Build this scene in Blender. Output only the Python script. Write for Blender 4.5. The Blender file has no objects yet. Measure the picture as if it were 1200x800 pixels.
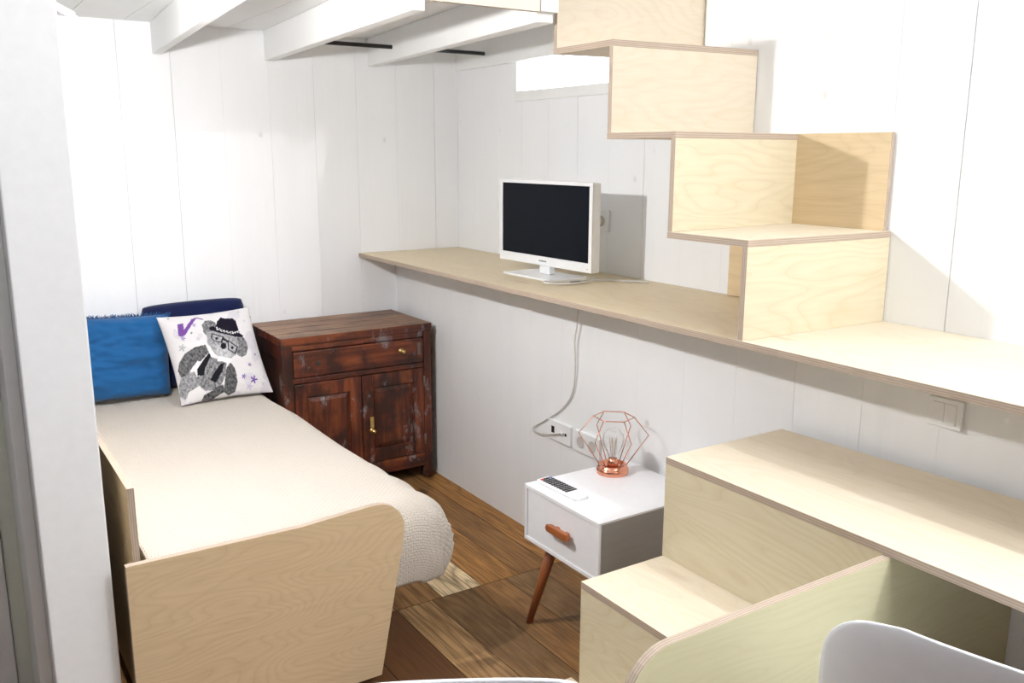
import bpy, bmesh, math, random
from mathutils import Vector, Matrix, noise
random.seed(7)
C = bpy.context.scene.collection
PI = math.pi

# ------------------------------------------------------------------ materials
def new_mat(name):
    m = bpy.data.materials.new(name); m.use_nodes = True
    nt = m.node_tree
    b = nt.nodes['Principled BSDF']
    return m, nt, b
def N(nt, t, **k):
    n = nt.nodes.new(t)
    for a, v in k.items():
        if a.startswith('i_'):
            n.inputs[a[2:].replace('_', ' ')].default_value = v
        else:
            setattr(n, a, v)
    return n
def ramp(nt, fac, stops, interp='LINEAR'):
    r = nt.nodes.new('ShaderNodeValToRGB'); r.color_ramp.interpolation = interp
    e = r.color_ramp.elements
    while len(e) < len(stops): e.new(.5)
    for el, (p, c) in zip(e, stops):
        el.position = p; el.color = (*c, 1) if len(c) == 3 else c
    nt.links.new(fac, r.inputs[0]); return r.outputs[0]
def mixc(nt, fac, a, b, mode='MIX'):
    m = nt.nodes.new('ShaderNodeMix'); m.data_type = 'RGBA'; m.blend_type = mode
    for s, v in ((0, fac), (6, a), (7, b)):
        if hasattr(v, 'links'): nt.links.new(v, m.inputs[s])
        else: m.inputs[s].default_value = v if s == 0 else (*v, 1)
    return m.outputs[2]
def math_(nt, op, a, b=None):
    m = nt.nodes.new('ShaderNodeMath'); m.operation = op
    for i, v in enumerate((a, b)):
        if v is None: continue
        if hasattr(v, 'links'): nt.links.new(v, m.inputs[i])
        else: m.inputs[i].default_value = v
    return m.outputs[0]
def coords(nt, scale=(1, 1, 1), which='Object', loc=(0, 0, 0)):
    t = nt.nodes.new('ShaderNodeTexCoord'); mp = nt.nodes.new('ShaderNodeMapping')
    mp.inputs['Scale'].default_value = scale; mp.inputs['Location'].default_value = loc
    nt.links.new(t.outputs[which], mp.inputs[0]); return mp.outputs[0]
def noise_t(nt, vec, scale, detail=4, rough=.55, dist=0):
    n = N(nt, 'ShaderNodeTexNoise'); n.inputs['Scale'].default_value = scale
    n.inputs['Detail'].default_value = detail; n.inputs['Roughness'].default_value = rough
    n.inputs['Distortion'].default_value = dist
    nt.links.new(vec, n.inputs['Vector']); return n.outputs[0]
def bump(nt, b, h, strength=.2, dist=.002):
    bp = nt.nodes.new('ShaderNodeBump'); bp.inputs['Strength'].default_value = strength
    bp.inputs['Distance'].default_value = dist
    nt.links.new(h, bp.inputs['Height']); nt.links.new(bp.outputs[0], b.inputs['Normal'])
def plain(name, col, rough=.5, metal=0, spec=.5):
    m, nt, b = new_mat(name)
    v = coords(nt); n = noise_t(nt, v, 35, 3)
    c = mixc(nt, n, tuple(x*.96 for x in col), tuple(min(1, x*1.04) for x in col))
    nt.links.new(c, b.inputs['Base Color'])
    b.inputs['Roughness'].default_value = rough; b.inputs['Metallic'].default_value = metal
    b.inputs['Specular IOR Level'].default_value = spec
    return m

def ply_face(name, axis, base=(.72, .64, .51), dark=(.60, .47, .31), rings=7, strength=.55, off=0):
    """birch plywood: figure lines run along `axis`"""
    m, nt, b = new_mat(name)
    s = [3.4, 3.4, 3.4]; s['xyz'.index(axis)] = .9
    v = coords(nt, s, loc=(off, off*.7, off*1.3))
    big = noise_t(nt, v, 1.25, 2, .45, .25)
    # contour lines of a slow field read as the cathedral figure of rotary-cut birch
    k = math_(nt, 'MULTIPLY', big, rings*3.0)
    fr = math_(nt, 'FRACT', k)
    line = ramp(nt, fr, [(0, (1, 1, 1)), (.08, (.35, .35, .35)), (.45, (0, 0, 0)), (.9, (.45, .45, .45)), (1, (1, 1, 1))])
    s2 = [90, 90, 90]; s2['xyz'.index(axis)] = 5
    fine = noise_t(nt, coords(nt, s2), 1, 4, .6)
    tone = noise_t(nt, v, .8, 3, .5)
    c0 = mixc(nt, ramp(nt, tone, [(.3, (0, 0, 0)), (.7, (1, 1, 1))]), tuple(x*.96 for x in base), tuple(min(1, x*1.03) for x in base))
    f1 = math_(nt, 'MULTIPLY', line, strength*.5)
    c1 = mixc(nt, f1, c0, dark)
    f2 = math_(nt, 'MULTIPLY', ramp(nt, fine, [(.42, (0, 0, 0)), (.75, (1, 1, 1))]), .28)
    c2 = mixc(nt, f2, c1, dark)
    vo = N(nt, 'ShaderNodeTexVoronoi'); vo.inputs['Scale'].default_value = 1.7
    nt.links.new(v, vo.inputs['Vector'])
    kn = ramp(nt, vo.outputs['Distance'], [(.0, (1, 1, 1)), (.045, (.6, .6, .6)), (.10, (0, 0, 0))])
    c3 = mixc(nt, math_(nt, 'MULTIPLY', kn, .38), c2, (.40, .26, .14))
    nt.links.new(c3, b.inputs['Base Color'])
    b.inputs['Roughness'].default_value = .5
    b.inputs['Specular IOR Level'].default_value = .3
    bump(nt, b, fine, .08, .001)
    return m
def ply_edge(name, axis):
    m, nt, b = new_mat(name)
    s = [0, 0, 0]; s['xyz'.index(axis)] = 1
    w = N(nt, 'ShaderNodeTexWave', wave_type='BANDS', bands_direction=axis.upper())
    w.inputs['Scale'].default_value = 58; w.inputs['Distortion'].default_value = .4
    nt.links.new(coords(nt), w.inputs['Vector'])
    n = noise_t(nt, coords(nt), 40, 4)
    c = mixc(nt, w.outputs['Fac'], (.36, .285, .225), (.56, .46, .37))
    c = mixc(nt, math_(nt, 'MULTIPLY', n, .5), c, (.36, .27, .2))
    nt.links.new(c, b.inputs['Base Color']); b.inputs['Roughness'].default_value = .7
    return m
PLY = {a: ply_face('birch_ply_' + a, a) for a in 'xyz'}
PLYD = {a: ply_face('birch_ply_golden_' + a, a, base=(.72, .575, .365), dark=(.50, .36, .19), rings=6, off=3.3) for a in 'xyz'}
PLYG = {a: ply_face('birch_ply_pale_' + a, a, base=(.68, .615, .455), dark=(.56, .46, .28), rings=10, strength=.9, off=7.1) for a in 'xyz'}
PLYN = {'x': ply_face('birch_ply_green_cast_x', 'x', base=(.64, .61, .40), dark=(.54, .48, .27), rings=11, strength=.6, off=5.5)}  # greenish cast of the light on the end panel, put into the colour
PLYS = {'y': ply_face('birch_ply_shelf_y', 'y', base=(.745, .64, .46), dark=(.58, .44, .27), off=6.2)}
PLYF = {'x': ply_face('birch_ply_foot_x', 'x', base=(.67, .515, .325), dark=(.42, .29, .165), rings=15, strength=.6, off=1.9)}
EDGE = {a: ply_edge('ply_edge_' + a, a) for a in 'xyz'}

def white_boards(name, col, knots=.35):
    m, nt, b = new_mat(name)
    v = coords(nt, (6, 6, 1.2))
    n = noise_t(nt, v, 1.5, 5, .6)
    c = mixc(nt, n, tuple(x*.965 for x in col), tuple(min(1, x*1.03) for x in col))
    vo = N(nt, 'ShaderNodeTexVoronoi'); vo.inputs['Scale'].default_value = 4.2
    nt.links.new(coords(nt, (1, 1, .8)), vo.inputs['Vector'])
    kn = ramp(nt, vo.outputs['Distance'], [(0, (1, 1, 1)), (.03, (.8, .8, .8)), (.055, (0, 0, 0))])
    c = mixc(nt, math_(nt, 'MULTIPLY', kn, knots), c, (.50, .47, .44))
    st = noise_t(nt, coords(nt, (9, 9, .7)), 1, 6, .7)
    f = math_(nt, 'MULTIPLY', ramp(nt, st, [(.60, (0, 0, 0)), (.78, (1, 1, 1))]), .22)
    c = mixc(nt, f, c, (.66, .66, .63))
    nt.links.new(c, b.inputs['Base Color'])
    b.inputs['Roughness'].default_value = .45; b.inputs['Specular IOR Level'].default_value = .35
    g = noise_t(nt, coords(nt, (40, 40, 1.5)), 1, 3)
    bump(nt, b, g, .15, .002)
    return m
WHITE = white_boards('white_painted_boards', (.885, .90, .92))
WHITE_LOW = white_boards('white_painted_low_boards', (.865, .88, .895), .55)
BEAM = white_boards('white_painted_beam', (.86, .865, .86), .15)
SEAM = plain('board_seam_grey', (.62, .62, .61), .9)
WPLASTIC = plain('white_plastic', (.86, .87, .885), .3)
WLACQ = plain('white_lacquer', (.85, .855, .885), .28)
CHAIRW = plain('white_shell_plastic', (.83, .84, .88), .32)
BLACK = plain('black_plastic', (.012, .012, .014), .35)
SCREEN = plain('dark_screen_glass', (.006, .008, .012), .35, 0, .05)
COPPER = plain('rose_copper', (.80, .36, .24), .22, 1)
BRASS = plain('aged_brass', (.72, .52, .2), .28, 1)
STEEL = plain('grey_metal', (.45, .45, .46), .4, 1)
BEIGE = plain('beige_plastic', (.70, .64, .52), .45)
GREYHOLE = plain('grey_socket_well', (.58, .56, .53), .5)
CABLE = plain('off_white_cable', (.62, .60, .57), .5)
RED = plain('red_button', (.6, .03, .03), .4)
BLUEB = plain('blue_button', (.1, .2, .55), .4)

def glass(name):
    m, nt, b = new_mat(name)
    b.inputs['Base Color'].default_value = (1, 1, 1, 1); b.inputs['Roughness'].default_value = .02
    b.inputs['Transmission Weight'].default_value = 1; b.inputs['IOR'].default_value = 1.45
    n = noise_t(nt, coords(nt), 20, 2); bump(nt, b, n, .01, .001)
    return m
GLASS = glass('clear_glass')
def emis(name, col, s):
    m, nt, b = new_mat(name)
    b.inputs['Base Color'].default_value = (*col, 1)
    b.inputs['Emission Color'].default_value = (*col, 1); b.inputs['Emission Strength'].default_value = s
    n = noise_t(nt, coords(nt), 20, 2); bump(nt, b, n, .01, .001)
    return m

def stained(name, c0, c1, axis='z'):
    m, nt, b = new_mat(name)
    s = [60, 60, 60]; s['xyz'.index(axis)] = 5
    n = noise_t(nt, coords(nt, s), 1, 5, .6, .5)
    nt.links.new(mixc(nt, n, c0, c1), b.inputs['Base Color'])
    b.inputs['Roughness'].default_value = .38
    return m
LEGWOOD = stained('reddish_walnut', (.22, .06, .018), (.36, .12, .04))
HANDLEWOOD = stained('orange_wood', (.28, .075, .02), (.40, .13, .04), 'y')
BEECH = stained('beech', (.62, .42, .24), (.72, .52, .32))

def mahogany(name, axis, light=1.0, wear=.5, off=0, tan=False):
    m, nt, b = new_mat(name)
    s = [26, 26, 26]; s['xyz'.index(axis)] = 2.4
    n = noise_t(nt, coords(nt, s, loc=(off, off, off)), 1, 6, .62, .8)
    l = light
    c = ramp(nt, n, [(.25, (.022*l, .008*l, .005*l)), (.45, (.085*l, .018*l, .008*l)), (.6, (.185*l, .044*l, .014*l)), (.8, (.31*l, .10*l, .035*l))])
    if tan: c = ramp(nt, n, [(.25, (.05, .024, .014)), (.45, (.20, .095, .045)), (.62, (.34, .185, .095)), (.8, (.46, .28, .16))])
    bl = noise_t(nt, coords(nt, loc=(off, 0, off)), 5, 5, .65)
    c = mixc(nt, ramp(nt, bl, [(.40, (.85, .85, .85) if not tan else (.45, .45, .45)), (.56 if not tan else .48, (0, 0, 0))]), c, (.020, .008, .006))
    # chipped old blue-grey paint
    ch = noise_t(nt, coords(nt, (1, 1, .55), loc=(off*2, 1, 3)), 13, 7, .72)
    f = math_(nt, 'MULTIPLY', ramp(nt, ch, [(.575, (0, 0, 0)), (.66, (1, 1, 1))]), wear)
    c = mixc(nt, f, c, (.27, .275, .29))
    nt.links.new(c, b.inputs['Base Color'])
    b.inputs['Roughness'].default_value = .42; b.inputs['Specular IOR Level'].default_value = .45
    bump(nt, b, n, .25, .002)
    return m
MAHX = mahogany('old_mahogany_x', 'x', 1.05, .5)
MAHZ = mahogany('old_mahogany_z', 'z', 1.0, .7, 2.0)
MAHP = mahogany('old_mahogany_panel', 'z', .85, .8, 5.0)
MAHTOP = mahogany('old_mahogany_top', 'x', 1, .2, 8.0, True)
MAHSIDE = mahogany('old_mahogany_side', 'z', .6, .1, 11.0)

def fabric(name, col, scale=900, amt=.12, rough=.9, sheen=.2):
    m, nt, b = new_mat(name)
    v = coords(nt)
    n = noise_t(nt, v, scale, 2); n2 = noise_t(nt, v, 6, 4)
    c = mixc(nt, n2, tuple(x*(1-amt) for x in col), tuple(min(1, x*(1+amt)) for x in col))
    nt.links.new(c, b.inputs['Base Color']); b.inputs['Roughness'].default_value = rough
    b.inputs['Sheen Weight'].default_value = sheen
    b.inputs['Specular IOR Level'].default_value = .15
    bump(nt, b, n, .3, .001)
    return m
BLUE = fabric('mid_blue_cotton', (.013, .095, .26), 500, .16)
NAVY = fabric('navy_velvet', (.007, .012, .055), 600, .2)
def bedspread_mat():
    m, nt, b = new_mat('cream_quilted_cotton')
    uv = N(nt, 'ShaderNodeUVMap'); mp = N(nt, 'ShaderNodeMapping')
    mp.inputs['Scale'].default_value = (1, 1, 1)
    nt.links.new(uv.outputs[0], mp.inputs[0])
    br = N(nt, 'ShaderNodeTexBrick'); br.offset = .5
    br.inputs['Scale'].default_value = 1
    br.inputs['Brick Width'].default_value = .017; br.inputs['Row Height'].default_value = .0095
    br.inputs['Mortar Size'].default_value = .0022; br.inputs['Mortar Smooth'].default_value = 1
    br.inputs['Color1'].default_value = (1, 1, 1, 1); br.inputs['Color2'].default_value = (.9, .9, .9, 1); br.inputs['Mortar'].default_value = (0, 0, 0, 1)
    ds = noise_t(nt, mp.outputs[0], 60, 2)
    vm = N(nt, 'ShaderNodeVectorMath', operation='ADD')
    sc = N(nt, 'ShaderNodeVectorMath', operation='SCALE'); sc.inputs['Scale'].default_value = .006
    cmb = N(nt, 'ShaderNodeCombineXYZ'); nt.links.new(ds, cmb.inputs[0]); nt.links.new(ds, cmb.inputs[1])
    nt.links.new(cmb.outputs[0], sc.inputs[0])
    nt.links.new(mp.outputs[0], vm.inputs[0]); nt.links.new(sc.outputs[0], vm.inputs[1])
    nt.links.new(vm.outputs[0], br.inputs['Vector'])
    c = mixc(nt, br.outputs['Color'], (.575, .515, .445), (.645, .59, .525))
    nt.links.new(c, b.inputs['Base Color'])
    b.inputs['Roughness'].default_value = .95; b.inputs['Specular IOR Level'].default_value = .1
    b.inputs['Sheen Weight'].default_value = .15
    bump(nt, b, br.outputs['Color'], .7, .0045)
    return m
SPREAD = bedspread_mat()
def attr_mat(name, rough=.9):
    m, nt, b = new_mat(name)
    a = N(nt, 'ShaderNodeVertexColor'); a.layer_name = 'Col'
    n = noise_t(nt, coords(nt), 260, 3)
    c = mixc(nt, n, (.88, .88, .88), (1, 1, 1))
    c = mixc(nt, 1.0, a.outputs['Color'], c, 'MULTIPLY')
    nt.links.new(c, b.inputs['Base Color']); b.inputs['Roughness'].default_value = rough
    b.inputs['Specular IOR Level'].default_value = .15
    bump(nt, b, noise_t(nt, coords(nt), 500, 2), .2, .001)
    return m
PRINT = attr_mat('printed_cotton')
def floor_mat():
    m, nt, b = new_mat('old_pine_boards')
    a = N(nt, 'ShaderNodeVertexColor'); a.layer_name = 'Col'
    uv = N(nt, 'ShaderNodeUVMap')
    mp = N(nt, 'ShaderNodeMapping'); mp.inputs['Scale'].default_value = (6.5, .85, 1); nt.links.new(uv.outputs[0], mp.inputs[0])
    big = noise_t(nt, mp.outputs[0], 1.0, 2, .45, .2)
    fr = math_(nt, 'FRACT', math_(nt, 'MULTIPLY', big, 17))
    line = ramp(nt, fr, [(0, (1, 1, 1)), (.12, (.5, .5, .5)), (.4, (0, 0, 0)), (.75, (.25, .25, .25)), (1, (1, 1, 1))])
    mp2 = N(nt, 'ShaderNodeMapping'); mp2.inputs['Scale'].default_value = (120, 4.5, 1); nt.links.new(uv.outputs[0], mp2.inputs[0])
    fine = noise_t(nt, mp2.outputs[0], 1, 5, .65)
    c = mixc(nt, math_(nt, 'MULTIPLY', line, .55), a.outputs['Color'], (.13, .055, .02))
    c = mixc(nt, math_(nt, 'MULTIPLY', ramp(nt, fine, [(.44, (0, 0, 0)), (.62, (1, 1, 1))]), .62), c, (.085, .045, .020))
    mp3 = N(nt, 'ShaderNodeMapping'); mp3.inputs['Scale'].default_value = (5, 2.6, 1); nt.links.new(uv.outputs[0], mp3.inputs[0])
    bl = noise_t(nt, mp3.outputs[0], 1, 5, .65)
    c = mixc(nt, math_(nt, 'MULTIPLY', ramp(nt, bl, [(.5, (0, 0, 0)), (.72, (1, 1, 1))]), .55), c, (.10, .06, .035))
    vo = N(nt, 'ShaderNodeTexVoronoi'); vo.inputs['Scale'].default_value = 1.0
    mp4 = N(nt, 'ShaderNodeMapping'); mp4.inputs['Scale'].default_value = (5.5, 3.2, 1); nt.links.new(uv.outputs[0], mp4.inputs[0])
    nt.links.new(mp4.outputs[0], vo.inputs['Vector'])
    kn = ramp(nt, vo.outputs['Distance'], [(0, (1, 1, 1)), (.075, (.9, .9, .9)), (.15, (0, 0, 0))])
    c = mixc(nt, math_(nt, 'MULTIPLY', kn, .85), c, (.035, .016, .010))
    nt.links.new(c, b.inputs['Base Color'])
    b.inputs['Roughness'].default_value = .5; b.inputs['Specular IOR Level'].default_value = .16
    bump(nt, b, fine, .25, .0015)
    return m
FLOORM = floor_mat()
def art_mat():
    m, nt, b = new_mat('green_leaf_print')
    v = coords(nt)
    n = noise_t(nt, v, 15, 5, .6, 1.2)
    c = ramp(nt, n, [(.0, (.01, .03, .05)), (.46, (.03, .16, .10)), (.5, (.25, .55, .35)), (.55, (.85, .9, .86)), (1, (.9, .92, .9))], 'LINEAR')
    nt.links.new(c, b.inputs['Base Color']); b.inputs['Roughness'].default_value = .6
    return m
ART = art_mat()

# ------------------------------------------------------------------ geometry helpers
def base_of(parent): return Vector(parent.get('_b', (0, 0, 0))) if parent else Vector((0, 0, 0))
BASE = {}
def link(name, bm, mats, parent=None, smooth=False, bevel=0, subsurf=0, solid=0):
    me = bpy.data.meshes.new(name)
    off = Vector((0, 0, 0))
    p = parent
    while p is not None:
        off += BASE.get(p.name, Vector((0, 0, 0))); p = p.parent
    if off.length > 0: bmesh.ops.translate(bm, verts=bm.verts, vec=-off)
    bm.normal_update()
    bm.to_mesh(me); bm.free()
    o = bpy.data.objects.new(name, me); C.objects.link(o)
    for m in (mats if isinstance(mats, (list, tuple)) else [mats]): me.materials.append(m)
    if parent is not None: o.parent = parent
    if smooth:
        for f in me.polygons: f.use_smooth = True
    if solid:
        md = o.modifiers.new('solid', 'SOLIDIFY'); md.thickness = solid; md.offset = 0
    if bevel:
        md = o.modifiers.new('bevel', 'BEVEL'); md.width = bevel; md.segments = 2; md.limit_method = 'ANGLE'; md.angle_limit = .7
    if subsurf:
        md = o.modifiers.new('sub', 'SUBSURF'); md.levels = subsurf; md.render_levels = subsurf
    return o
def tag(o, label, cat=None, group=None):
    o['label'] = label
    if cat: o['category'] = cat
    if group: o['group'] = group
    return o
def thing(name, loc, label, cat, group=None):
    o = bpy.data.objects.new(name, None); C.objects.link(o)
    o.location = loc; o.empty_display_size = .05
    BASE[o.name] = Vector(loc)
    return tag(o, label, cat, group)
def struct(name, bm, mats, **k):
    o = link(name, bm, mats, **k); o['kind'] = 'structure'; return o

def box_in(bm, x0, x1, y0, y1, z0, z1, thick=None, mat=0, edge=1):
    """thick: axis of a sheet's thickness; faces not facing it get the edge material"""
    x0, x1 = sorted((x0, x1)); y0, y1 = sorted((y0, y1)); z0, z1 = sorted((z0, z1))
    return prism_in(bm, [(x0, y0), (x1, y0), (x1, y1), (x0, y1)], z0, z1, thick, mat, edge)
def prism_in(bm, poly, z0, z1, thick=None, mat=0, edge=1):
    a = [bm.verts.new((x, y, z0)) for x, y in poly]; b = [bm.verts.new((x, y, z1)) for x, y in poly]
    n = len(poly); fs = [bm.faces.new(a[::-1]), bm.faces.new(b)]
    for i in range(n): fs.append(bm.faces.new((a[i], a[(i+1) % n], b[(i+1) % n], b[i])))
    bmesh.ops.recalc_face_normals(bm, faces=fs)
    for f in fs:
        f.normal_update()
        if thick is None: f.material_index = mat
        else:
            k = 'xyz'.index(thick)
            f.material_index = mat if abs(f.normal[k]) > .75 else edge
    return fs
def box(*a, **k):
    bm = bmesh.new(); box_in(bm, *a, **k); return bm
def prism(*a, **k):
    bm = bmesh.new(); prism_in(bm, *a, **k); return bm
def board(name, x0, x1, y0, y1, z0, z1, thick, grain, parent, fam=None, bevel=.0012):
    fam = fam or PLY
    return link(name, box(x0, x1, y0, y1, z0, z1, thick=thick), [fam[grain], EDGE[thick]], parent, bevel=bevel)
def outline_board(name, pts, axis, a0, a1, mats, parent=None, bevel=.0012):
    """pts: (h, z) outline in a vertical plane; axis 'y' = sheet spans a0..a1 in y"""
    bm = bmesh.new()
    mk = (lambda h, z, a: (h, a, z)) if axis == 'y' else (lambda h, z, a: (a, h, z))
    A = [bm.verts.new(mk(h, z, a0)) for h, z in pts]; B = [bm.verts.new(mk(h, z, a1)) for h, z in pts]
    n = len(pts); fs = [bm.faces.new(A), bm.faces.new(B[::-1])]
    for i in range(n):
        f = bm.faces.new((A[i], B[i], B[(i+1) % n], A[(i+1) % n])); f.material_index = 1; fs.append(f)
    bmesh.ops.recalc_face_normals(bm, faces=fs)
    return link(name, bm, mats, parent, bevel=bevel)
def round_corner(cx, cy, r, a0, a1, n=8):
    return [(cx + r*math.cos(math.radians(a0+(a1-a0)*i/n)), cy + r*math.sin(math.radians(a0+(a1-a0)*i/n))) for i in range(n+1)]
def tube_in(bm, pts, r, seg=8, closed=False, mat=0):
    pts = [Vector(p) for p in pts]; n = len(pts); rings = []
    rr = r if isinstance(r, (list, tuple)) else [r]*n
    up = None
    for i, p in enumerate(pts):
        a = pts[i-1] if (i > 0 or closed) else p
        c = pts[(i+1) % n] if (i < n-1 or closed) else p
        t = (c-a).normalized()
        if up is None: up = Vector((0, 0, 1)) if abs(t.z) < .9 else Vector((1, 0, 0))
        s = t.cross(up).normalized(); up = s.cross(t).normalized()
        rings.append([bm.verts.new(p + (s*math.cos(2*PI*k/seg) + up*math.sin(2*PI*k/seg))*rr[i]) for k in range(seg)])
    m = n if closed else n-1
    for i in range(m):
        A, B = rings[i], rings[(i+1) % n]
        for k in range(seg):
            f = bm.faces.new((A[k], A[(k+1) % seg], B[(k+1) % seg], B[k])); f.material_index = mat; f.smooth = True
    if not closed:
        bm.faces.new(rings[0][::-1]).material_index = mat; bm.faces.new(rings[-1]).material_index = mat
def tube(pts, r, seg=8, closed=False):
    bm = bmesh.new(); tube_in(bm, pts, r, seg, closed); bmesh.ops.recalc_face_normals(bm, faces=bm.faces); return bm
def spline(P, n=10):
    P = [Vector(p) for p in P]; out = []
    for i in range(len(P)-1):
        p0 = P[max(i-1, 0)]; p1 = P[i]; p2 = P[i+1]; p3 = P[min(i+2, len(P)-1)]
        for k in range(n):
            t = k/n
            out.append(.5*((2*p1)+(p2-p0)*t+(2*p0-5*p1+4*p2-p3)*t*t+(-p0+3*p1-3*p2+p3)*t**3))
    out.append(P[-1]); return out
def lathe(profile, center, seg=32, axis='z'):
    """profile: (r, h) list"""
    bm = bmesh.new(); rings = []
    for r, h in profile:
        ring = []
        for k in range(seg):
            a = 2*PI*k/seg
            p = (r*math.cos(a), r*math.sin(a), h)
            if axis == 'x': p = (h, p[0], p[1])
            if axis == 'y': p = (p[0], h, p[1])
            ring.append(bm.verts.new(Vector(center)+Vector(p)))
        rings.append(ring)
    for A, B in zip(rings, rings[1:]):
        for k in range(seg): bm.faces.new((A[k], A[(k+1) % seg], B[(k+1) % seg], B[k])).smooth = True
    bm.faces.new(rings[0][::-1]); bm.faces.new(rings[-1])
    bmesh.ops.remove_doubles(bm, verts=bm.verts, dist=1e-6)
    bmesh.ops.recalc_face_normals(bm, faces=bm.faces)
    return bm
def set_cols(o, fn):
    me = o.data
    ca = me.color_attributes.new('Col', 'FLOAT_COLOR', 'POINT')
    for i, v in enumerate(me.vertices): ca.data[i].color = (*fn(i, v.co), 1)

# ------------------------------------------------------------------ fixed measures
XL = -.352           # face of the lower wall
SHZ = 1.003          # top of the long shelf
W = .544             # depth of the long shelf and of the upper stairs
T = .018
def low_x(y): return XL + (.04*(-1.6-y) if y < -1.6 else 0)

# ------------------------------------------------------------------ the room
bm = bmesh.new(); cl = bm.loops.layers.float_color.new('Col'); uvl = bm.loops.layers.uv.new('UV')
def plank(x0, x1, y0, y1, col):
    g = .0012
    vs = [bm.verts.new(p) for p in ((x0+g, y0+g, 0), (x1-g, y0+g, 0), (x1-g, y1-g, 0), (x0+g, y1-g, 0))]
    f = bm.faces.new(vs); r = random.uniform(0, 40), random.uniform(0, 40)
    for l in f.loops:
        l[cl] = (*col, 1); l[uvl].uv = (l.vert.co.x + r[0], l.vert.co.y + r[1])
    dn = [bm.verts.new((v.co.x, v.co.y, -.012)) for v in vs]
    for i in range(4):
        s = bm.faces.new((vs[i], dn[i], dn[(i+1) % 4], vs[(i+1) % 4]))
        for l in s.loops: l[cl] = (.02, .012, .008, 1)
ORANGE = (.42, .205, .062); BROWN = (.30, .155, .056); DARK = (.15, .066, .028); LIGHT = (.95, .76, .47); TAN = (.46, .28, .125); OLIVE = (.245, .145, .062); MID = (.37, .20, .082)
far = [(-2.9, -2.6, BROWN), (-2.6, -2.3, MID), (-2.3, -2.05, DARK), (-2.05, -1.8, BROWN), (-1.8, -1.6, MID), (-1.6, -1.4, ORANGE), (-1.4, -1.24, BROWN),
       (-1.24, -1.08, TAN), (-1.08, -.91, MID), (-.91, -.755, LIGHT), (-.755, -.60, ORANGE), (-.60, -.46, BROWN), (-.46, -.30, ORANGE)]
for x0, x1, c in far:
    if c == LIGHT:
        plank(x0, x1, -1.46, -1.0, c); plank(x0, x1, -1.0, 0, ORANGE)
    elif x0 >= -.76:
        for a, b_, k in ((-1.46, 0, 1.0),): plank(x0, x1, a, b_, tuple(v*k for v in c))
    else: plank(x0, x1, -1.46, 0, c)
near = [(-2.9, -2.6, MID), (-2.6, -2.3, BROWN), (-2.3, -2.05, MID), (-2.05, -1.8, OLIVE), (-1.8, -1.6, BROWN), (-1.6, -1.42, MID), (-1.42, -1.25, DARK),
        (-1.25, -1.08, DARK), (-1.08, -.95, TAN), (-.95, -.80, OLIVE), (-.80, -.66, BROWN), (-.66, -.52, OLIVE), (-.52, -.26, BROWN)]
for x0, x1, c in near:
    plank(x0, x1, -3.6, -1.46, c); plank(x0, x1, -7.4, -3.6, tuple(v*1.1 for v in c))
# dark bed under the boards' gaps
vs = [bm.verts.new(p) for p in ((-2.95, -7.45, -.012), (.02, -7.45, -.012), (.02, .02, -.012), (-2.95, .02, -.012))]
f = bm.faces.new(vs)
for l in f.loops: l[cl] = (.02, .012, .008, 1)
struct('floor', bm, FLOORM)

def plank_wall(name, along, u0, u1, phase, pitch, zf, place, mat, dark=(), hole=None):
    """vertical boards with a fine gap; place(u0,u1,z0,z1,depth0,depth1) -> box args"""
    bm = bmesh.new()
    us = [u1]; u = math.floor((u1-phase)/pitch)*pitch + phase
    while u > u0:
        if u < u1 - .01: us.append(u)
        u -= pitch
    us.append(u0)
    seams = set(us)
    if hole:
        for c in hole[:2]: us.append(c)
    us = sorted(set(us)); he = hole[:2] if hole else ()
    rg = random.Random(len(name)); gap = {u: rg.choice((.0002, .0003, .0004, .0006, .0009)) for u in seams}
    for k_ in dark:
        gap[min(seams, key=lambda q: abs(q-k_))] = .0014
    for a, b_ in zip(us, us[1:]):
        ga = gap.get(a, 0); gb = gap.get(b_, 0)
        z0, z1 = zf
        if hole and a >= hole[0]-1e-6 and b_ <= hole[1]+1e-6:
            for p, q in ((z0, hole[2]), (hole[3], z1)): place(bm, a+ga, b_-gb, p, q, 0, .02, 0)
        else: place(bm, a+ga, b_-gb, z0, z1, 0, .02, 0)
        if not (hole and a >= hole[0]-1e-6 and b_ <= hole[1]+1e-6):
            place(bm, a+(.002 if a in he else 0), b_-(.002 if b_ in he else 0), z0, z1, .006, .03, 1)
    return struct(name, bm, [mat, SEAM])
WY0, WY1, WZ0, WZ1 = -1.42, -.53, 1.727, 2.12
plank_wall('wall_right', 'y', -7.4, .0, -.157, .2025, (0, 2.9),
           lambda bm, a, b_, z0, z1, d0, d1, m: box_in(bm, d0, d1, a, b_, z0, z1, mat=m), WHITE, hole=(WY0, WY1, WZ0, WZ1), dark=(-2.58,))
plank_wall('wall_back', 'x', -2.9, 0, -.13, .2005, (0, 2.9),
           lambda bm, a, b_, z0, z1, d0, d1, m: box_in(bm, a, b_, d0, d1, z0, z1, mat=m), WHITE)
def low_place(bm, a, b_, z0, z1, d0, d1, m):
    xa, xb = low_x(a), low_x(b_)
    prism_in(bm, [(xa+d0, a), (xb+d0, b_), (xb+d1, b_), (xa+d1, a)], z0, z1, mat=m)
plank_wall('wall_low', 'y', -7.4, 0, -.1475, .2025, (0, SHZ-T), low_place, WHITE_LOW)
REAR = stained('bounce_cut_grey', (.12, .125, .135), (.16, .165, .175))  # dark tone for the unseen front wall, chosen to cut bounced light
struct('wall_corner', box(.0, .05, .0, .05, 0, 2.9), WHITE)
struct('wall_left', box(-2.95, -2.9, -7.4, 0, 0, 2.9), stained('bounce_cut_dark', (.08, .08, .085), (.11, .11, .115)))  # unseen wall, toned dark to keep bounce off the bed side
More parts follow.
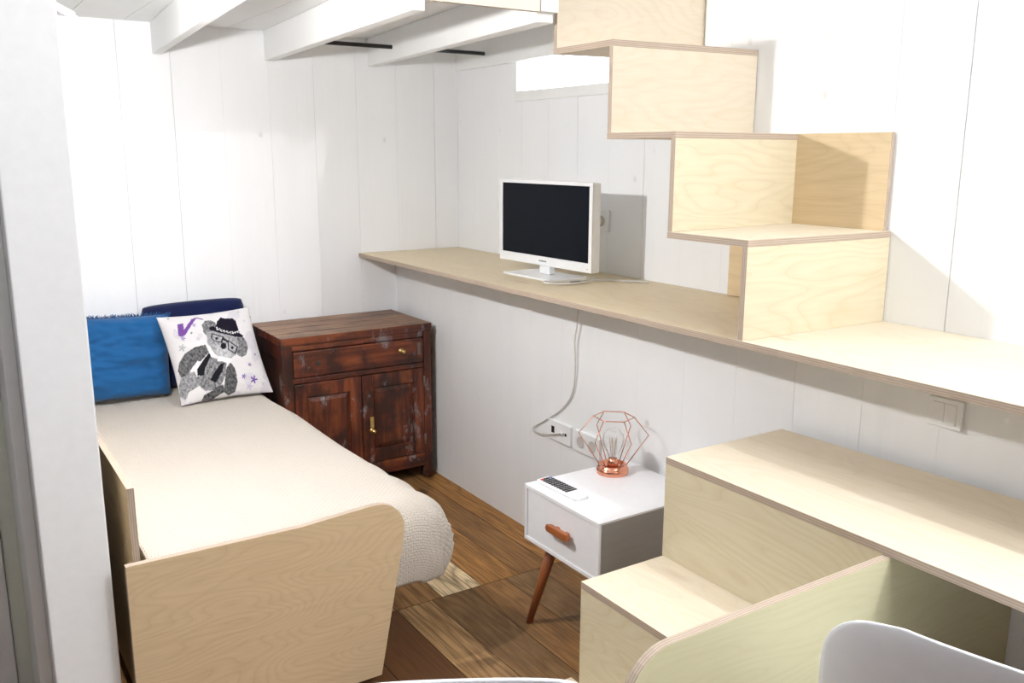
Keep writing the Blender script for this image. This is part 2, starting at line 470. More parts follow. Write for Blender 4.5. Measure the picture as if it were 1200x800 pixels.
struct('wall_front', box(-2.95, .03, -7.45, -7.4, 0, 2.9), REAR)
struct('ceiling', box(-2.95, .03, -7.45, .03, 2.9, 2.95), WHITE)

# window in the right wall: frame, trim and pane
bm = bmesh.new()
for y0, y1, z0, z1 in ((WY0, WY1, WZ0-.042, WZ0), (WY0-.05, WY0, WZ0-.042, WZ1+.05), (WY1-.004, WY1+.010, WZ0-.042, WZ1+.05), (WY0, WY1, WZ1, WZ1+.05)):
    box_in(bm, -.012, .03, y0, y1, z0, z1)
win = struct('window_1', bm, BEAM, bevel=.002)
gp = link('pane', box(.0305, .0345, WY0-.03, WY1+.03, WZ0-.03, WZ1+.03), GLASS, win)

# ------------------------------------------------------------------ the loft overhead
LZ = 1.847; LT = 1.968
def beam(name, xa, xb, w0, w1, label=None):
    o = struct(name, prism([(xa, 0), (xa+w0, 0), (xb+w1, -1.6), (xb, -1.6)], LZ, LT), BEAM, bevel=.003)
    return o
beam('ceiling_beam', -1.400, -1.520, .034, .034)
beam('ceiling_beam', -.945, -1.055, .042, .042)
beam('ceiling_beam', -.470, -.640, .036, .060)
struct('trim_wall_batten', box(-.014, 0, -1.70, -1.672, 1.80, 2.6), BEAM, bevel=.002)
struct('trim_wall_beam', prism([(-.004, 0), (-.001, -1.55), (-.115, -1.55), (-.012, 0)], LZ, LT), BEAM, bevel=.003)
bm = bmesh.new()
for i in range(15):
    box_in(bm, -2.9+i*.2+.001, -2.7+i*.2-.001 if i < 14 else 0, -1.6, 0, LT, LT+.02)
struct('ceiling_loft', bm, BEAM)
bm = bmesh.new(); box_in(bm, -1.0, -.640, -1.618, -1.60, 1.874, 2.04, thick='y')
fas = struct('trim_fascia', bm, [ply_face('fascia_ply', 'x', base=(.84, .76, .68), dark=(.72, .6, .5), off=4.4), EDGE['y']], bevel=.001)
struct('trim_fascia_end', box(-.638, -.574, -1.62, -1.6, 1.876, 2.04), BEAM, bevel=.002)
rod = link('black_rod', tube([(-.955, -.33, 1.899), (-.5, -.33, 1.899), (-.05, -.33, 1.899)], .0085, 10), BLACK, smooth=False)
tag(rod, 'thin black rod running under the white loft between its beams', 'rod')

# post, jamb and door at the left
struct('trim_post', box(-2.094, -1.953, -1.74, -1.60, 0, LZ), WPLASTIC, bevel=.004)
struct('wall_light_block', box(-2.088, -1.958, -1.60, -.001, 0, LZ), stained('light_block_dark', (.05, .045, .042), (.075, .07, .065)))  # unseen block added, in a dark tone, to keep the bed gap shaded
struct('trim_jamb', box(-2.122, -2.094, -1.66, -1.38, 0, LZ), WPLASTIC, bevel=.003)
bm = bmesh.new(); box_in(bm, -2.158, -2.09, -1.38, -1.345, 0, LZ)
dr = struct('door_1', bm, plain('shade_tinted_white', (.84, .88, .80), .5), bevel=.002)  # greenish shade on the white door, put into its colour
link('door_panel', box(-2.9, -2.16, -1.40, -1.36, 0, LZ), WPLASTIC, dr, bevel=.004)
link('door_handle', box(-2.150, -2.128, -1.43, -1.38, .905, 1.035), LEGWOOD, dr, bevel=.005)

# ------------------------------------------------------------------ long shelf, two boards
s1 = link('wall_shelf', box(-W, -.001, -2.3305, -.003, SHZ-T, SHZ, thick='z'), [PLYS['y'], EDGE['z']], bevel=.0012)
tag(s1, 'far board of the long birch plywood wall shelf, carrying the white monitor', 'shelf', 'boards of the long wall shelf')
s2 = link('wall_shelf', box(-W-.003, -.001, -5.19, -2.332, SHZ-T+.002, SHZ+.002, thick='z'), [PLY['y'], EDGE['z']], bevel=.0012)
tag(s2, 'near board of the long birch plywood wall shelf, empty, above the desk', 'shelf', 'boards of the long wall shelf')

# ------------------------------------------------------------------ upper stairs
st = thing('plywood_staircase', (-.27, -2.1, SHZ+.002), 'birch plywood zigzag staircase rising from the wall shelf up to the loft', 'staircase')
YL = [None, -2.384, -2.1138, -1.8443, -1.572]
YR = [None, -2.405, -2.0755, -1.8889, -1.6541]
ZT = [SHZ+.002, 1.258, 1.5237, 1.7815, 2.05]
fams = {1: PLYG, 2: PLYG, 3: PLY, 4: PLY}
for n in (1, 2, 3, 4):
    z1 = ZT[n]-T if n < 4 else ZT[n]
    link('riser', prism([(-W, YL[n]), (-.002, YR[n]), (-.002, YR[n]+T), (-W, YL[n]+T)], ZT[n-1], z1, thick='y'), [fams[n]['x'], EDGE['y']], st, bevel=.0012)
for n in (1, 2, 3):
    link('tread', prism([(-W-.001, YL[n]-.001), (-.002, YR[n]-.001), (-.002, YR[n+1]+T), (-W-.001, YL[n+1]+T)], ZT[n]-T, ZT[n], thick='z'), [PLY['x'], EDGE['z']], st, bevel=.0012)
link('side_panel', prism([(-.002, -2.0755), (-.002, -2.392), (-.018, -2.392), (-.018, -2.0755)], ZT[1], ZT[2], thick='x'), [PLYD['y'], EDGE['x']], st, bevel=.001)
link('side_panel', prism([(-.002, -1.829), (-.002, -2.384), (-.018, -2.384), (-.018, -1.829)], ZT[0], ZT[1]-T, thick='x'), [PLYD['y'], EDGE['x']], st, bevel=.001)

# ------------------------------------------------------------------ lower steps built together with the desk
XD = -.776; XS = -1.031; YF = -2.371; YP = -2.9725; DZ = .74; SZ = .4795
dk = thing('step_desk', (-.6, -3.0, 0), 'birch plywood desk with built-in steps and rounded end panel under the shelf', 'desk')
bm = prism([(XD, YF), (XD, -5.19), (low_x(-5.19)-.003, -5.19), (low_x(-2.37)-.035, YF)], DZ-T, DZ, thick='z')
link('desktop', bm, [PLY['y'], EDGE['z']], dk, bevel=.0012)
board('riser_panel', XD+.001, XD+T, YF+.001, YP+.0005, SZ, DZ-T, 'x', 'y', dk, PLYG)
board('step_top', XS, XD+.03, YF, YP+.0005, SZ-T, SZ, 'z', 'y', dk, PLY)
board('step_front', XS+.001, XS+T, YF+.001, YP+.0005, 0, SZ-T, 'x', 'y', dk, PLYG)
board('step_side', XS+T, low_x(-2.3)-.01, YF+.0005-T, YF-.001, 0, SZ-T, 'y', 'x', dk, PLY)
board('desk_side', XD+T, low_x(-2.3)-.01, YF+.0005-T, YF-.001, SZ, DZ-T, 'y', 'x', dk, PLY)
zt = DZ-T-.0005
pts = [(low_x(YP)-.004, 0), (low_x(YP)-.004, zt)] + [(-1.33+.09*math.cos(math.radians(a)), zt-.09+.09*math.sin(math.radians(a))) for a in range(90, 181, 10)] + [(-1.395, 0)]
outline_board('end_panel', pts, 'y', YP-T, YP, [PLYN['x'], EDGE['y']], dk)
board('low_step_top', XS-.27, XS, -2.34, YP+.0005, .195, .213, 'z', 'y', dk, PLY)
board('low_step_front', XS-.269, XS-.269+T, -2.341, YP+.0005, 0, .195, 'x', 'y', dk, PLYG)

# ------------------------------------------------------------------ bed
bed = thing('day_bed', (-1.5, -.9, 0), 'single bed with birch plywood side board and rounded footboard', 'bed')
pts = [(-1.93, 0), (-1.93, .516)]
def footpt():
    p = [(-1.93, 0.02), (-1.93, .517), (-1.5, .517), (-1.31, .531)]
    p += round_corner(-1.292, .447, .084, 88, -6, 10)
    p += [(-1.246, .245), (-1.29, .02)]
    return p
outline_board('footboard', footpt(), 'y', -1.80, -1.782, [PLYF['x'], EDGE['y']], bed)
board('side_board', -1.899, -1.882, -1.712, -.012, .06, .675, 'x', 'y', bed, PLYF and {'y': ply_face('bed_side_ply', 'y', base=(.72, .55, .33), dark=(.5, .34, .18), off=2.2)})
bm = bmesh.new()
for i in range(9): box_in(bm, -1.874, -1.36, -.15-i*.18, -.06-i*.18, .17, .19)
box_in(bm, -1.874, -1.85, -1.775, -.02, .10, .17); box_in(bm, -1.42, -1.395, -1.70, -.02, .10, .17)
link('slat_base', bm, BEECH, bed, bevel=.002)
for x, y in ((-1.86, -.06), (-1.407, -.06), (-1.407, -1.66), (-1.86, -1.74)):
    link('leg', box(x-.025, x+.025, y-.025, y+.025, 0, .10), BEECH, bed, bevel=.003)
# bedspread over the mattress: rounded right and foot edges that curl under
def spread():
    bm = bmesh.new(); uvl = bm.loops.layers.uv.new('UVMap')
    xi, yi = -1.165, -1.69      # inner edges of the flat top
    nx, ny = 70, 130; ne = 26
    us = [-1.868 + (xi+1.868)*i/nx for i in range(nx)] + [xi + .0001 + .40*i/ne for i in range(ne+1)]
    vs = [-.012 + (yi+.012)*i/ny for i in range(ny)] + [yi - .0001 - .36*i/ne for i in range(ne+1)]
    grid = []
    for v in vs:
        row = []
        for u in us:
            du = max(0, u-xi); dv = max(0, yi-v)
            d = math.hypot(du, dv); x = min(u, xi); y = max(v, yi)
            f = .62 if v > -.45 else .62+.38*min(1, (-.45-v)/.2) if v > -1.1 else 1+.42*min(1, (-1.1-v)/.5)
            z = .488
            w = noise.noise(Vector((x*3, v*2.0, 1)))*.004 + noise.noise(Vector((x*9, v*5, 4)))*.0018
            # soft long creases on the top
            w += -.0025*math.exp(-((x+1.70+.06*v)/.012)**2) - .002*math.exp(-((x+1.50+.03*v)/.01)**2)
            if d > 0:
                L = .385; th = min(d/L, 1)*2.55
                rx, ry, h = .105*f, .075, .138
                ex, ey = du/d, dv/d
                out = math.sin(th) if th < PI/2 else 1-.40*(1-math.sin(th))
                fold = .012*math.sin(14*v*3+2)*min(1, th) * (1 if du > 0 else 0) * min(1, max(0, (-1.25-v)/.25)) + .010*math.sin(34*math.atan2(ey, ex))*min(1, th)*(1 if du > 0 and dv > 0 else .0)
                x += ex*(rx*out+fold); y -= ey*(ry*out)
                z = z - h + h*math.cos(th)
                w *= max(0, 1-th)
            row.append((bm.verts.new((x, y, z+w)), u, v))
        grid.append(row)
    for j in range(len(vs)-1):
        for i in range(len(us)-1):
            q = [grid[j][i], grid[j+1][i], grid[j+1][i+1], grid[j][i+1]]
            f = bm.faces.new([p[0] for p in q]); f.smooth = True
            for l, p in zip(f.loops, q): l[uvl].uv = (p[1], p[2])
    bmesh.ops.recalc_face_normals(bm, faces=bm.faces)
    return bm
sp = link('bedspread', spread(), SPREAD, solid=.006)
tag(sp, 'cream quilted bedspread covering the single bed, hanging over its foot corner', 'bedspread')
# mattress under it
mt = link('mattress', box(-1.862, -1.16, -1.70, -.03, .192, .472), plain('white_ticking', (.8, .8, .78), .9), bed, bevel=.05)

# ------------------------------------------------------------------ cushions
def cushion(tl, tr, bl, br, thick, n, pinch, edge_in=.06, power=2.2, sag=0, seed=0, wr=.0, rnd=0):
    """closed pillow over four corner points; returns bmesh and list of (u,v,front)"""
    bm = bmesh.new(); info = []
    tl, tr, bl, br = map(Vector, (tl, tr, bl, br))
    nrm = ((tr-tl).cross(tl-bl)).normalized()
    if nrm.y > 0: nrm = -nrm
    grids = []
    for side in (1, -1):
        g = []
        for j in range(n+1):
            row = []
            for i in range(n+1):
                u, v = i/n, j/n
                a, b_ = 2*u-1, 2*v-1
                uu = u + (edge_in*a*-1)*(1-b_*b_)*abs(a)**3*.5
                vv = v + (edge_in*b_*-1)*(1-a*a)*abs(b_)**3*.5
                if rnd:
                    q8 = 1-rnd*(abs(a)**7)*(abs(b_)**7); uu = .5+(uu-.5)*q8; vv = .5+(vv-.5)*q8
                p = (bl*(1-uu)+br*uu)*(1-vv) + (tl*(1-uu)+tr*uu)*vv
                h = thick*((max(0, 1-abs(a)**power))**.6)*((max(0, 1-abs(b_)**power))**.6)
                w = wr*noise.noise(Vector((u*3.0+seed, v*7, seed)))*h/thick + wr*.6*noise.noise(Vector((u*8+seed, v*16, seed+3)))*h/thick
                rim = (i in (0, n) or j in (0, n))
                if rim and side == -1: row.append(grids[0][j][i]); continue
                q = p + nrm*side*(h*.5+w)
                row.append(bm.verts.new(q)); info.append((u, v, side))
            g.append(row)
        grids.append(g)
    for s, g in enumerate(grids):
        for j in range(n):
            for i in range(n):
                q = [g[j][i], g[j][i+1], g[j+1][i+1], g[j+1][i]]
                try: bm.faces.new(q).smooth = True
                except ValueError: pass
    bmesh.ops.recalc_face_normals(bm, faces=bm.faces)
    return bm, info
# navy, upright against the wall
bm, _ = cushion((-1.535, -.050, .846), (-1.110, -.050, .852), (-1.535, -.085, .497), (-1.110, -.085, .497), .085, 40, 0, -.03, 7, wr=.006, seed=2, rnd=.045)
nv = link('navy_cushion', bm, NAVY, subsurf=1)
tag(nv, 'dark navy velvet cushion standing against the white wall at the back', 'cushion', 'cushions on the bed')
# mid blue with a fringe
bm, _ = cushion((-1.868, -.135, .838), (-1.44, -.135, .820), (-1.868, -.205, .505), (-1.47, -.215, .503), .11, 50, 0, .03, 5, wr=.02, seed=5)
bl_ = link('blue_cushion', bm, BLUE, subsurf=1)
tag(bl_, 'plain mid-blue cotton cushion with fringed top edge, beside the white post', 'cushion', 'cushions on the bed')
bm = bmesh.new()
for i in range(150):
    u = i/149; x = -1.868+.428*u; z = .836-.018*u
    a = Vector((x, -.135+random.uniform(-.006, .006), z-.006))
    b_ = a + Vector((random.uniform(-.012, .012), random.uniform(-.014, .006), random.uniform(.006, .018)))
    tube_in(bm, [a, (a+b_)/2+Vector((random.uniform(-.003, .003), 0, .002)), b_], [.0022, .0018, .001], 4)
link('fringe', bm, BLUE, bl_)
# printed cushion
TL, TR, BL, BR = (-1.510, -.235, .826), (-1.150, -.255, .838), (-1.475, -.395, .496), (-1.110, -.395, .500)
NP = 170
bm, info = cushion(TL, TR, BL, BR, .10, NP, 0, .05, 2.6, wr=.006, seed=9)
kb = link('printed_cushion', bm, PRINT)
tag(kb, 'white printed cushion showing a grey koala wearing a black hat and glasses', 'cushion', 'cushions on the bed')
def ell(u, v, cx, cy, a, b_, rot=0):
    c, s = math.cos(math.radians(rot)), math.sin(math.radians(rot)); x, y = u-cx, v-cy
    return ((x*c+y*s)/a)**2 + ((-x*s+y*c)/b_)**2
def inpoly(u, v, P):
    r = False; j = len(P)-1
    for i in range(len(P)):
        if (P[i][1] > v) != (P[j][1] > v) and u < (P[j][0]-P[i][0])*(v-P[i][1])/(P[j][1]-P[i][1])+P[i][0]: r = not r
        j = i
    return r
def star(u, v, cx, cy, r):
    x, y = u-cx, v-cy; d = math.hypot(x, y); a = math.atan2(y, x)
    return d < r*(.62+.38*math.cos(5*a+.6))
def fur(u, v, lo, hi):
    n = noise.noise(Vector((u*46, v*30, 0)))*.5+.5
    n2 = noise.noise(Vector((u*90, v*70, 7)))*.5+.5
    k = .6*n+.4*n2; k = min(1, max(0, (k-.25)*2)); return lo+(hi-lo)*k
KP = dict(
 ear=[(372,300),(390,272),(425,268),(455,285),(462,320),(430,345),(405,372),(385,350)],
 ear2=[(590,375),(630,372),(655,400),(664,440),(650,480),(620,495),(590,480),(580,430)],
 head=[(402,350),(440,335),(520,360),(590,375),(604,420),(584,480),(545,507),(490,502),(440,470),(408,420)],
 muzzle=[(455,430),(520,420),(560,470),(545,505),(490,500),(455,470)],
 arm=[(395,424),(330,440),(270,475),(236,530),(230,575),(250,612),(290,602),(335,552),(385,505),(425,460)],
 strap=[(418,470),(428,490),(398,560),(388,606),(350,606),(348,570),(380,520)],
 torso=[(420,490),(470,512),(525,530),(522,600),(500,660),(450,692),(400,695),(362,660),(350,610),(390,600),(400,560)],
 tie=[(490,536),(511,530),(502,575),(464,648),(428,630),(456,580)],
 rarm=[(550,525),(582,565),(600,640),(592,700),(552,722),(518,702),(520,620),(526,560)],
 hand=[(512,655),(522,702),(455,745),(388,752),(398,720),(445,695),(480,668)],
 leg=[(250,610),(330,580),(352,620),(366,660),(330,700),(280,742),(250,720),(240,660)],
 pale=[(300,702),(360,668),(402,700),(382,742),(290,762)],
 gap=[(300,582),(348,520),(366,522),(345,578)],
 col1=[(394,424),(420,430),(458,487),(436,502)],
 col2=[(468,520),(478,490),(550,503),(552,532),(512,522)],
 crown=[(452,326),(466,276),(488,248),(520,258),(560,254),(584,275),(604,340),(540,350),(480,335)],
 band=[(460,312),(500,331),(550,345),(604,332),(610,346),(560,359),(500,347),(460,330)],
 brim=[(413,318),(443,307),(465,330),(510,348),(560,359),(604,348),(634,364),(626,374),(580,374),(520,362),(460,346),(425,334)],
 sax1=[(228,292),(262,284),(268,332),(250,376),(234,364)],
 sax2=[(252,376),(250,345),(272,322),(312,256),(334,246),(338,254),(305,312),(276,362)],
 sax3=[(333,244),(352,246),(382,258),(380,264),(350,254),(334,254)])
LENS = [[(430,352),(508,376),(496,414),(448,404),(428,386)], [(530,394),(598,432),(582,478),(532,452)]]
STARS = [(705,620,26,(.16,.08,.34)),(637,605,17,(.2,.12,.42)),(675,535,13,(.16,.10,.3)),(262,386,16,(.32,.26,.5)),(326,300,14,(.3,.2,.5)),(310,352,9,(.05,.1,.1)),
 (352,386,16,(.5,.5,.52)),(256,440,24,(.4,.42,.42)),(692,240,12,(.08,.16,.15)),(600,212,13,(.45,.55,.5)),(176,250,12,(.3,.4,.36)),(680,662,22,(.5,.45,.62)),(716,468,9,(.08,.12,.14)),(640,270,10,(.5,.48,.6)),(770,640,12,(.5,.48,.6)),(210,330,9,(.5,.48,.6))]
BOXES = {k: (min(p[0] for p in P), max(p[0] for p in P), min(p[1] for p in P), max(p[1] for p in P)) for k, P in KP.items()}
def shrink(P, k):
    cx = sum(p[0] for p in P)/len(P); cy = sum(p[1] for p in P)/len(P)
    return [(cx+(x-cx)*k, cy+(y-cy)*k) for x, y in P]
def koala(u, v):
    # drawing coordinates of the print, corner to corner
    X = (265*(1-u)+840*u)*(1-v) + (110*(1-u)+670*u)*v
    Y = (775*(1-u)+680*u)*(1-v) + (240*(1-u)+180*u)*v
    def I(k):
        b = BOXES[k]
        return b[0] <= X <= b[1] and b[2] <= Y <= b[3] and inpoly(X, Y, KP[k])
    col = (.70, .685, .70)
    if noise.noise(Vector((u*6, v*6, 3))) > .22: col = (.62, .60, .65)
    for cx, cy, r, c in STARS:
        if abs(X-cx) < r and star(X, Y, cx, cy, r): col = c
    if I('sax1') or I('sax2') or I('sax3'): col = (.17, .07, .30)
    g = lambda lo, hi: (lambda k: (k, k, k*1.05))(fur(u, v, lo, hi))
    if I('leg'): col = g(.12, .42)
    if I('torso'): col = g(.06, .34)
    if I('arm'): col = g(.02, .22)
    if I('gap'): col = (.74, .73, .74)
    if I('rarm'): col = g(.015, .17)
    if I('hand'): col = g(.015, .17)
    if I('pale'): col = (.74, .73, .74)
    if I('strap') or I('tie'): col = (.012, .012, .016)
    if I('ear') or I('ear2'): col = g(.05, .30)
    if I('head'): col = g(.16, .48)
    if I('muzzle'): col = g(.30, .62)
    if I('col1') or I('col2'): col = (.80, .79, .80)
    for L in LENS:
        if inpoly(X, Y, L):
            col = g(.22, .5) if inpoly(X, Y, shrink(L, .76)) else (.012, .012, .02)
            cx = sum(p[0] for p in L)/len(L); cy = sum(p[1] for p in L)/len(L)
            if math.hypot(X-cx, Y-cy) < 9: col = (.02, .02, .03)
    if inpoly(X, Y, [(500,380),(532,398),(532,410),(498,394)]): col = (.012, .012, .02)
    if ((X-505)/18)**2+((Y-431)/19)**2 < 1: col = (.012, .012, .016)
    if I('crown') or I('brim'): col = (.010, .008, .018)
    if I('band'): col = (.75, .74, .76) if (int((X+Y*.6)/11)+int((Y-X*.25)/9)) % 2 else (.02, .02, .03)
    return col
set_cols(kb, lambda i, co: koala(info[i][0], info[i][1]) if info[i][2] == 1 else (.8, .79, .8))

# ------------------------------------------------------------------ old cabinet
cx0, cx1, cyf, cyb, cz = -1.0766, -.3943, -.4275, -.02, .724
cab = thing('wooden_cabinet', ((cx0+cx1)/2, (cyf+cyb)/2, 0), 'old distressed red-brown wooden cabinet with one drawer and two doors', 'cabinet')
bm = bmesh.new()
for k in range(4):
    y0 = cyf-.004+k*(cyb-cyf+.004)/4
    box_in(bm, cx0-.004, cx1+.004, y0+.0007, y0+(cyb-cyf+.004)/4-.0007, .690, cz)
bm.normal_update()
for f in bm.faces:
    if abs(f.normal.z) < .5: f.material_index = 1
o = link('cabinet_top', bm, [MAHTOP, MAHX], cab, bevel=.003); o['label'] = 'worn lighter brown plank top'
for a in ((cx0, cx0+.044, cyf, cyf+.05), (cx1-.036, cx1, cyf, cyf+.05), (cx0, cx0+.044, cyb-.05, cyb), (cx1-.036, cx1, cyb-.05, cyb)):
    link('corner_post', box(*a, 0, .69), MAHZ, cab, bevel=.003)
for a in ((.664, .69), (.526, .548), (.062, .122)):
    link('front_rail', box(cx0+.044, cx1-.036, cyf+.003, cyf+.03, *a), MAHX if a[0] > .1 else mahogany('old_mahogany_worn', 'x', 1.2, 1.0, 14.0), cab, bevel=.003)
bm = bmesh.new()
box_in(bm, cx0+.012, cx0+.03, cyf+.05, cyb-.05, .07, .69); box_in(bm, cx1-.03, cx1-.012, cyf+.05, cyb-.05, .07, .69)
for x0, x1 in ((cx0+.002, cx0+.03), (cx1-.03, cx1-.002)):
    box_in(bm, x0, x1, cyf+.05, cyb-.05, .625, .69); box_in(bm, x0, x1, cyf+.05, cyb-.05, .07, .13)
box_in(bm, cx0+.04, cx1-.04, cyb-.02, cyb-.008, .07, .69); box_in(bm, cx0+.02, cx1-.02, cyf+.03, cyb-.02, .10, .115)
link('carcass', bm, MAHSIDE, cab, bevel=.002)
dw = link('drawer', box(cx0+.047, cx1-.039, cyf-.002, cyf+.025, .551, .661), MAHX, cab, bevel=.005)
def knob(x, z, par, r=.011):
    return link('knob', lathe([(.0001, -.026), (r*.7, -.0245), (r, -.019), (r*.8, -.013), (r*.45, -.010), (r*.45, -.003), (r*1.25, -.002), (r*1.25, .001), (.0001, .001)], (x, cyf-.002, z), 20, 'y'), BRASS, par)
knob(-.541, .612, dw)
link('knob_scar', lathe([(.0001, -.0012), (.009, -.001), (.013, .0005), (.0001, .001)], (-.925, cyf-.002, .605), 14, 'y'), plain('bare_grey_wood', (.035, .025, .02), .8), dw)
link('lock_plate', outline_plate := box(-.462, -.448, cyf-.0035, cyf-.002, .585, .640), plain('dull_iron', (.16, .13, .12), .6, .4), dw)
def door(x0, x1, n):
    z0, z1 = .125, .523
    bm = bmesh.new(); s = .052
    box_in(bm, x0, x0+s, cyf-.001, cyf+.022, z0, z1); box_in(bm, x1-s, x1, cyf-.001, cyf+.022, z0, z1)
    box_in(bm, x0+s, x1-s, cyf-.001, cyf+.022, z1-s-.008, z1); box_in(bm, x0+s, x1-s, cyf-.001, cyf+.022, z0, z0+s+.008)
    d = link('door', bm, MAHZ, cab, bevel=.003)
    bm = bmesh.new(); a, b_ = x0+s, x1-s; c, e = z0+s+.008, z1-s-.008; m = .022
    v0 = [bm.verts.new(p) for p in ((a, cyf+.012, c), (b_, cyf+.012, c), (b_, cyf+.012, e), (a, cyf+.012, e))]
    v1 = [bm.verts.new(p) for p in ((a+m, cyf+.004, c+m), (b_-m, cyf+.004, c+m), (b_-m, cyf+.004, e-m), (a+m, cyf+.004, e-m))]
    bm.faces.new(v1)
    for i in range(4): bm.faces.new((v0[i], v0[(i+1) % 4], v1[(i+1) % 4], v1[i]))
    bmesh.ops.recalc_face_normals(bm, faces=bm.faces)
    link('door_panel', bm, MAHP, d, solid=.002)
    return d
door(cx0+.047, -.735, 0); d2 = door(-.731, cx1-.039, 1)
knob(-.690, .272, d2, .010)
link('lock_plate', box(-.699, -.681, cyf-.003, cyf-.001, .285, .335), BRASS, d2, bevel=.001)
for z in (.19, .46): link('hinge', lathe([(.0001, -.025), (.005, -.025), (.005, .025), (.0001, .025)], (cx1-.037, cyf-.003, z), 10), plain('rusty_iron', (.2, .14, .11), .6, .5), d2)

# ------------------------------------------------------------------ nightstand
nx0, nx1, ny0, ny1, nz0, nz1 = -.772, -.365, -2.115, -1.7465, .289, .4693
ns = thing('nightstand', ((nx0+nx1)/2, (ny0+ny1)/2, 0), 'white lacquered nightstand with one drawer on splayed walnut-brown legs', 'nightstand')
bm = bmesh.new(); w = .012
box_in(bm, nx0, nx1, ny0, ny1, nz1-w, nz1); box_in(bm, nx0, nx1, ny0, ny1, nz0, nz0+w)
box_in(bm, nx0, nx1, ny0, ny0+w, nz0+w, nz1-w); box_in(bm, nx0, nx1, ny1-w, ny1, nz0+w, nz1-w)
box_in(bm, nx1-w, nx1, ny0+w, ny1-w, nz0+w, nz1-w)
link('body', bm, WLACQ, ns, bevel=.0015)
GREYP = stained('warm_grey_side', (.30, .285, .27), (.37, .355, .34), 'x')  # even grey for both sides, darker than the white body
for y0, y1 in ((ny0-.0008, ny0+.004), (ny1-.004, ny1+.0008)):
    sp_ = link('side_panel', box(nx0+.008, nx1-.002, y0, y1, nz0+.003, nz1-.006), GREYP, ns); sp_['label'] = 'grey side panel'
dr_ = link('drawer', box(nx0+.004, nx0+.022, ny0+w+.002, ny1-w-.002, nz0+w+.002, nz1-w-.002), WLACQ, ns, bevel=.0015)
bm = bmesh.new()
P = [(-1.887, .381), (-1.894, .394), (-1.992, .394), (-2.000, .381), (-1.992, .371), (-1.894, .371)]
A = [bm.verts.new((nx0-.022, y, z)) for y, z in P]; B = [bm.verts.new((nx0-.004, y*.9+-1.9435*.1, z*.8+.3825*.2)) for y, z in P]
bm.faces.new(A); bm.faces.new(B[::-1])
for i in range(6): bm.faces.new((A[i], B[i], B[(i+1) % 6], A[(i+1) % 6]))
bm2 = bm; box_in(bm2, nx0-.006, nx0+.006, -1.93, -1.915, .376, .389); box_in(bm2, nx0-.006, nx0+.006, -1.975, -1.96, .376, .389)
bmesh.ops.recalc_face_normals(bm, faces=bm.faces)
hd = link('handle', bm, HANDLEWOOD, dr_, bevel=.002); hd['label'] = 'orange-brown wooden handle'
for sx, sy in ((0, 1), (0, 0), (1, 1), (1, 0)):
    tx = nx0+.062 if sx == 0 else nx1-.062; ty = ny1-.075 if sy else ny0+.075
    fx = nx0+.014 if sx == 0 else nx1-.016; fy = ny1-.010 if sy else ny0+.010
    lg = link('leg', tube([(tx, ty, nz0), (fx, fy, 0.0)], [.019, .0105], 20), LEGWOOD, ns)

# ------------------------------------------------------------------ copper wire lamp
LC = Vector((-.482, -1.818, nz1))
lp = thing('wire_lamp', LC, 'copper wire diamond table lamp with clear bulb on the white nightstand', 'lamp')
link('base', lathe([(.0001, 0), (.050, 0), (.051, .003), (.051, .016), (.048, .019), (.046, .019), (.046, .026), (.043, .029), (.039, .029), (.037, .024), (.0001, .024)], LC, 40), COPPER, lp)
link('socket', lathe([(.0001, .022), (.017, .022), (.017, .034), (.014, .038), (.014, .048), (.0001, .048)], LC, 24), COPPER, lp)
bm = bmesh.new()
ph = .35
def rv(r, z, k): return LC + Vector((r*math.cos(ph+k*PI/3), r*math.sin(ph+k*PI/3), z))
tube_in(bm, [rv(.064, .185, k) for k in range(6)], .0017, 8, True)
for k in range(6):
    tube_in(bm, [rv(.064, .185, k), rv(.110, .128, k), rv(.043, .027, k)], .0016, 8)
tube_in(bm, [LC+Vector((.043*math.cos(a*PI/18), .043*math.sin(a*PI/18), .028)) for a in range(36)], .0018, 8, True)
bmesh.ops.recalc_face_normals(bm, faces=bm.faces)
link('wire_shade', bm, COPPER, lp)
bu = link('bulb', lathe([(.012, .046), (.013, .054), (.018, .068), (.030, .090), (.034, .108), (.031, .126), (.020, .140), (.008, .1455), (.0001, .146)], LC, 32), GLASS, lp, solid=.0012)
bm = bmesh.new()
for k in range(5):
    a = k*2*PI/5
    tube_in(bm, [LC+Vector((.004*math.cos(a), .004*math.sin(a), .05)), LC+Vector((.012*math.cos(a), .012*math.sin(a), .115)), LC+Vector((.010*math.cos(a+.6), .010*math.sin(a+.6), .07))], .0005, 5)
link('filament', bm, BRASS, bu)

# ------------------------------------------------------------------ remote control
rm_ = thing('remote_control', (-.711, -1.858, nz1), 'white remote control with black keys lying on the white nightstand', 'remote')
bm = bmesh.new(); box_in(bm, -.024, .024, -.096, .096, 0, .013)
rb = link('body', bm, WPLASTIC, None, bevel=.005); rb.parent = rm_
rm_.rotation_euler = (0, 0, math.radians(2.5))
kbm = bmesh.new()
for r in range(10):
    for c in range(4):
        x = -.0155+c*.011; y = .078-r*.0132
        box_in(kbm, x-.0045, x+.0045, y-.0045, y+.0045, .0125, .0152, mat=(1 if (r == 0 and c == 0) else 2 if (r == 0 and c == 3) else 0))
kk = link('keypad', kbm, [BLACK, RED, BLUEB], None, bevel=.001); kk.parent = rm_

# ------------------------------------------------------------------ monitor on the shelf
tvc = Vector((-.270, -1.128, SHZ))
tv = thing('flat_screen_monitor', tvc, 'white framed flat monitor with black screen on the plywood shelf', 'monitor')
yaw = math.radians(-88)
def tvm(bm):
    M = Matrix.Translation(tvc) @ Matrix.Rotation(yaw, 4, 'Z')
    bmesh.ops.transform(bm, matrix=M, verts=bm.verts); return bm
tw, th = .575, .318; z0 = .043
